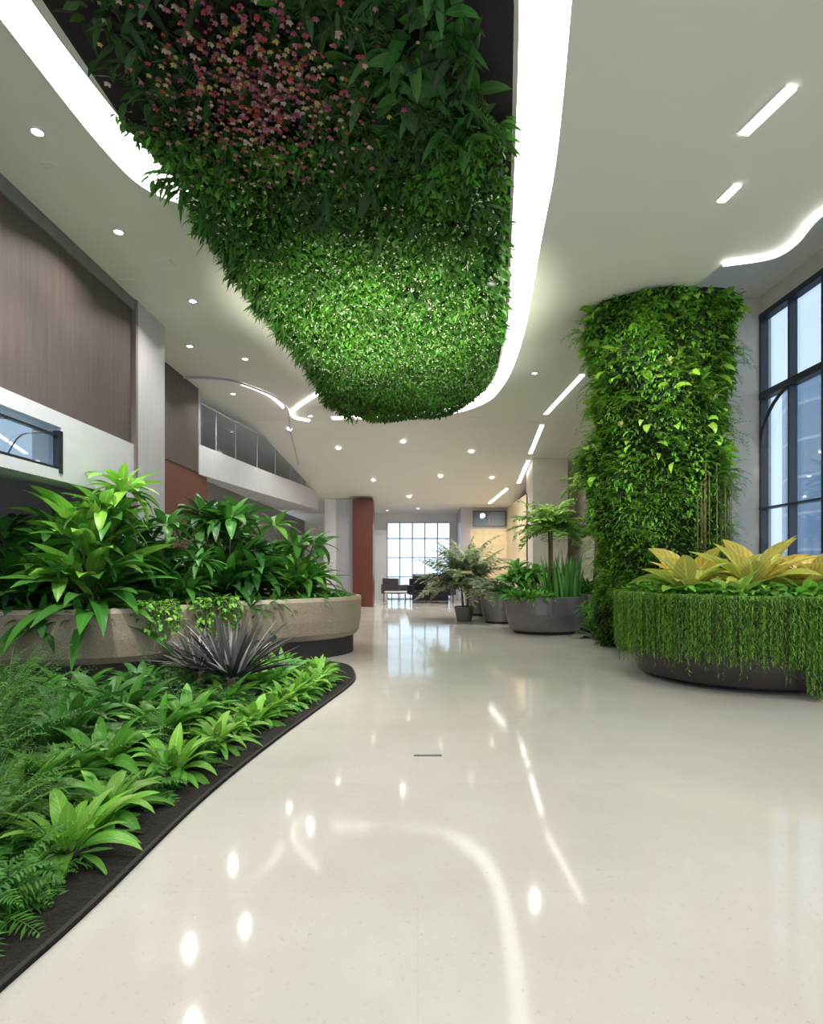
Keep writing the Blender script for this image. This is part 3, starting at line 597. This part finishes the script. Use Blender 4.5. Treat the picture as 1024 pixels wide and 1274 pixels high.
# ============================================================ FAR FURNITURE
def chair(x, y, rot=0, m=M_black):
    mb = MB(); mb.box(-.35, .35, -.32, .32, .3, .46); mb.box(-.35, .35, .24, .36, .46, .9); mb.box(-.42, -.33, -.32, .34, .3, .65); mb.box(.33, .42, -.32, .34, .3, .65)
    for sx in (-.33, .33):
        for sy in (-.27, .27): mb.tube([(sx, sy, 0), (sx, sy, .31)], .02, 6)
    o = mb.build('lounge_chair', [m], bevel=.03); o.location = (x, y, 0); o.rotation_euler = (0, 0, rot)
chair(.1, 21.8, .3); chair(.9, 21.4, -.4); chair(-.9, 22.6, 2.6, M_gm)
mb = MB(); mb.box(-1.2, -.4, 20.6, 21.2, .42, .46)
for a in (-1.12, -.48):
    for b2 in (20.66, 21.14): mb.tube([(a, b2, 0), (a, b2, .43)], .018, 6)
mb.build('coffee_table', [M_band])
mb = MB(); mb.box(-.2, 1.2, 22.9, 23.2, 0, 1.05, 0)
for k in range(4): mb.box(-.15+k*.34, .13+k*.34, 22.88, 22.9, .2, .9, 1)
mb.build('display_cabinet', [M_black, mat('cab_panel', (.06, .12, .16), .2, nscale=5, namt=.5)], bevel=.01)
boxobj('floor_grille', M_gm, -.03, .17, 4.12, 4.145, 0, .004)

# ============================================================ LIGHTING
def spot(name, loc, tgt, power, ang, col=(1, 1, .95), size=.1):
    l = bpy.data.lights.new(name, 'SPOT'); l.energy = power; l.spot_size = math.radians(ang); l.spot_blend = 1.0; l.color = col; l.shadow_soft_size = size
    o = bpy.data.objects.new(name, l); o.location = loc; d = Vector(tgt)-Vector(loc); o.rotation_euler = d.to_track_quat('-Z', 'Y').to_euler(); link(o)
spot('garden_fill_spot', (-.4, 7.4, .6), (-.4, 8.0, 4.8), 2100, 62, (.98, 1, .78))  # added lamp without a fixture, gives the ceiling garden its bright green centre
spot('garden_fill_spot', (-.3, 9.6, .3), (-.2, 10.0, 4.8), 700, 60, (.98, 1, .85))  # second added lamp, extends the glow towards the far end
spot('column_spotlight', (1.9, 5.0, 4.9), (3.5, 8.3, 3.2), 1000, 48, (1, .98, .85))
spot('bed_spotlight', (.0, 2.5, 4.85), (-1.9, 3.6, .2), 420, 65)
spot('bed_spotlight', (-.2, 6.0, 4.6), (-2.0, 6.2, .2), 450, 60)
spot('planter_spotlight', (-2.9, 4.0, 4.9), (-3.8, 6.6, 1.7), 560, 60)
spot('planter_spotlight', (-1.5, 6.2, 4.6), (-2.6, 8.8, 1.2), 450, 50)
spot('planter_spotlight', (3.0, 4.6, 4.95), (4.0, 7.0, 1.2), 450, 45)
spot('palm_fill_spot', (1.6, 11.9, 4.9), (1.3, 14.4, 1.4), 520, 55)  # added fill lamp without a fixture, lifts the dim palm corner
spot('palm_fill_spot', (2.4, 9.9, 4.9), (3.0, 12.3, 2.0), 420, 55)  # added fill lamp for the palms behind the column
spot('wall_washer', (2.6, 19.6, 3.4), (2.7, 21.5, 1.5), 120, 90, (1, .87, .66))
spot('wall_washer', (2.4, 18.4, 3.5), (3.3, 19.0, 1.5), 80, 90, (1, .87, .66))
w = bpy.data.worlds.new('World'); S.world = w; w.use_nodes = True; nt = w.node_tree
bg = nt.nodes['Background']; tc = nt.nodes.new('ShaderNodeTexCoord'); sp = nt.nodes.new('ShaderNodeSeparateXYZ'); r = nt.nodes.new('ShaderNodeValToRGB')
nt.links.new(tc.outputs['Generated'], sp.inputs[0]); nt.links.new(sp.outputs[2], r.inputs[0]); nt.links.new(r.outputs[0], bg.inputs[0])
r.color_ramp.elements[0].color = (.86, .92, 1, 1); r.color_ramp.elements[1].color = (.6, .74, .95, 1); bg.inputs[1].default_value = 1.8

# ============================================================ CAMERA
cam = bpy.data.cameras.new('camera'); co = bpy.data.objects.new('camera', cam); link(co); S.camera = co
co.location = (0, 0, 1.35); co.rotation_euler = (math.radians(90), 0, 0)
cam.sensor_fit = 'VERTICAL'; cam.sensor_height = 36; cam.lens = 720/1274*36; cam.shift_y = 68/1274; cam.shift_x = -8/1274; cam.clip_start = .05
S.view_settings.view_transform = 'Standard'; S.view_settings.exposure = 0.22
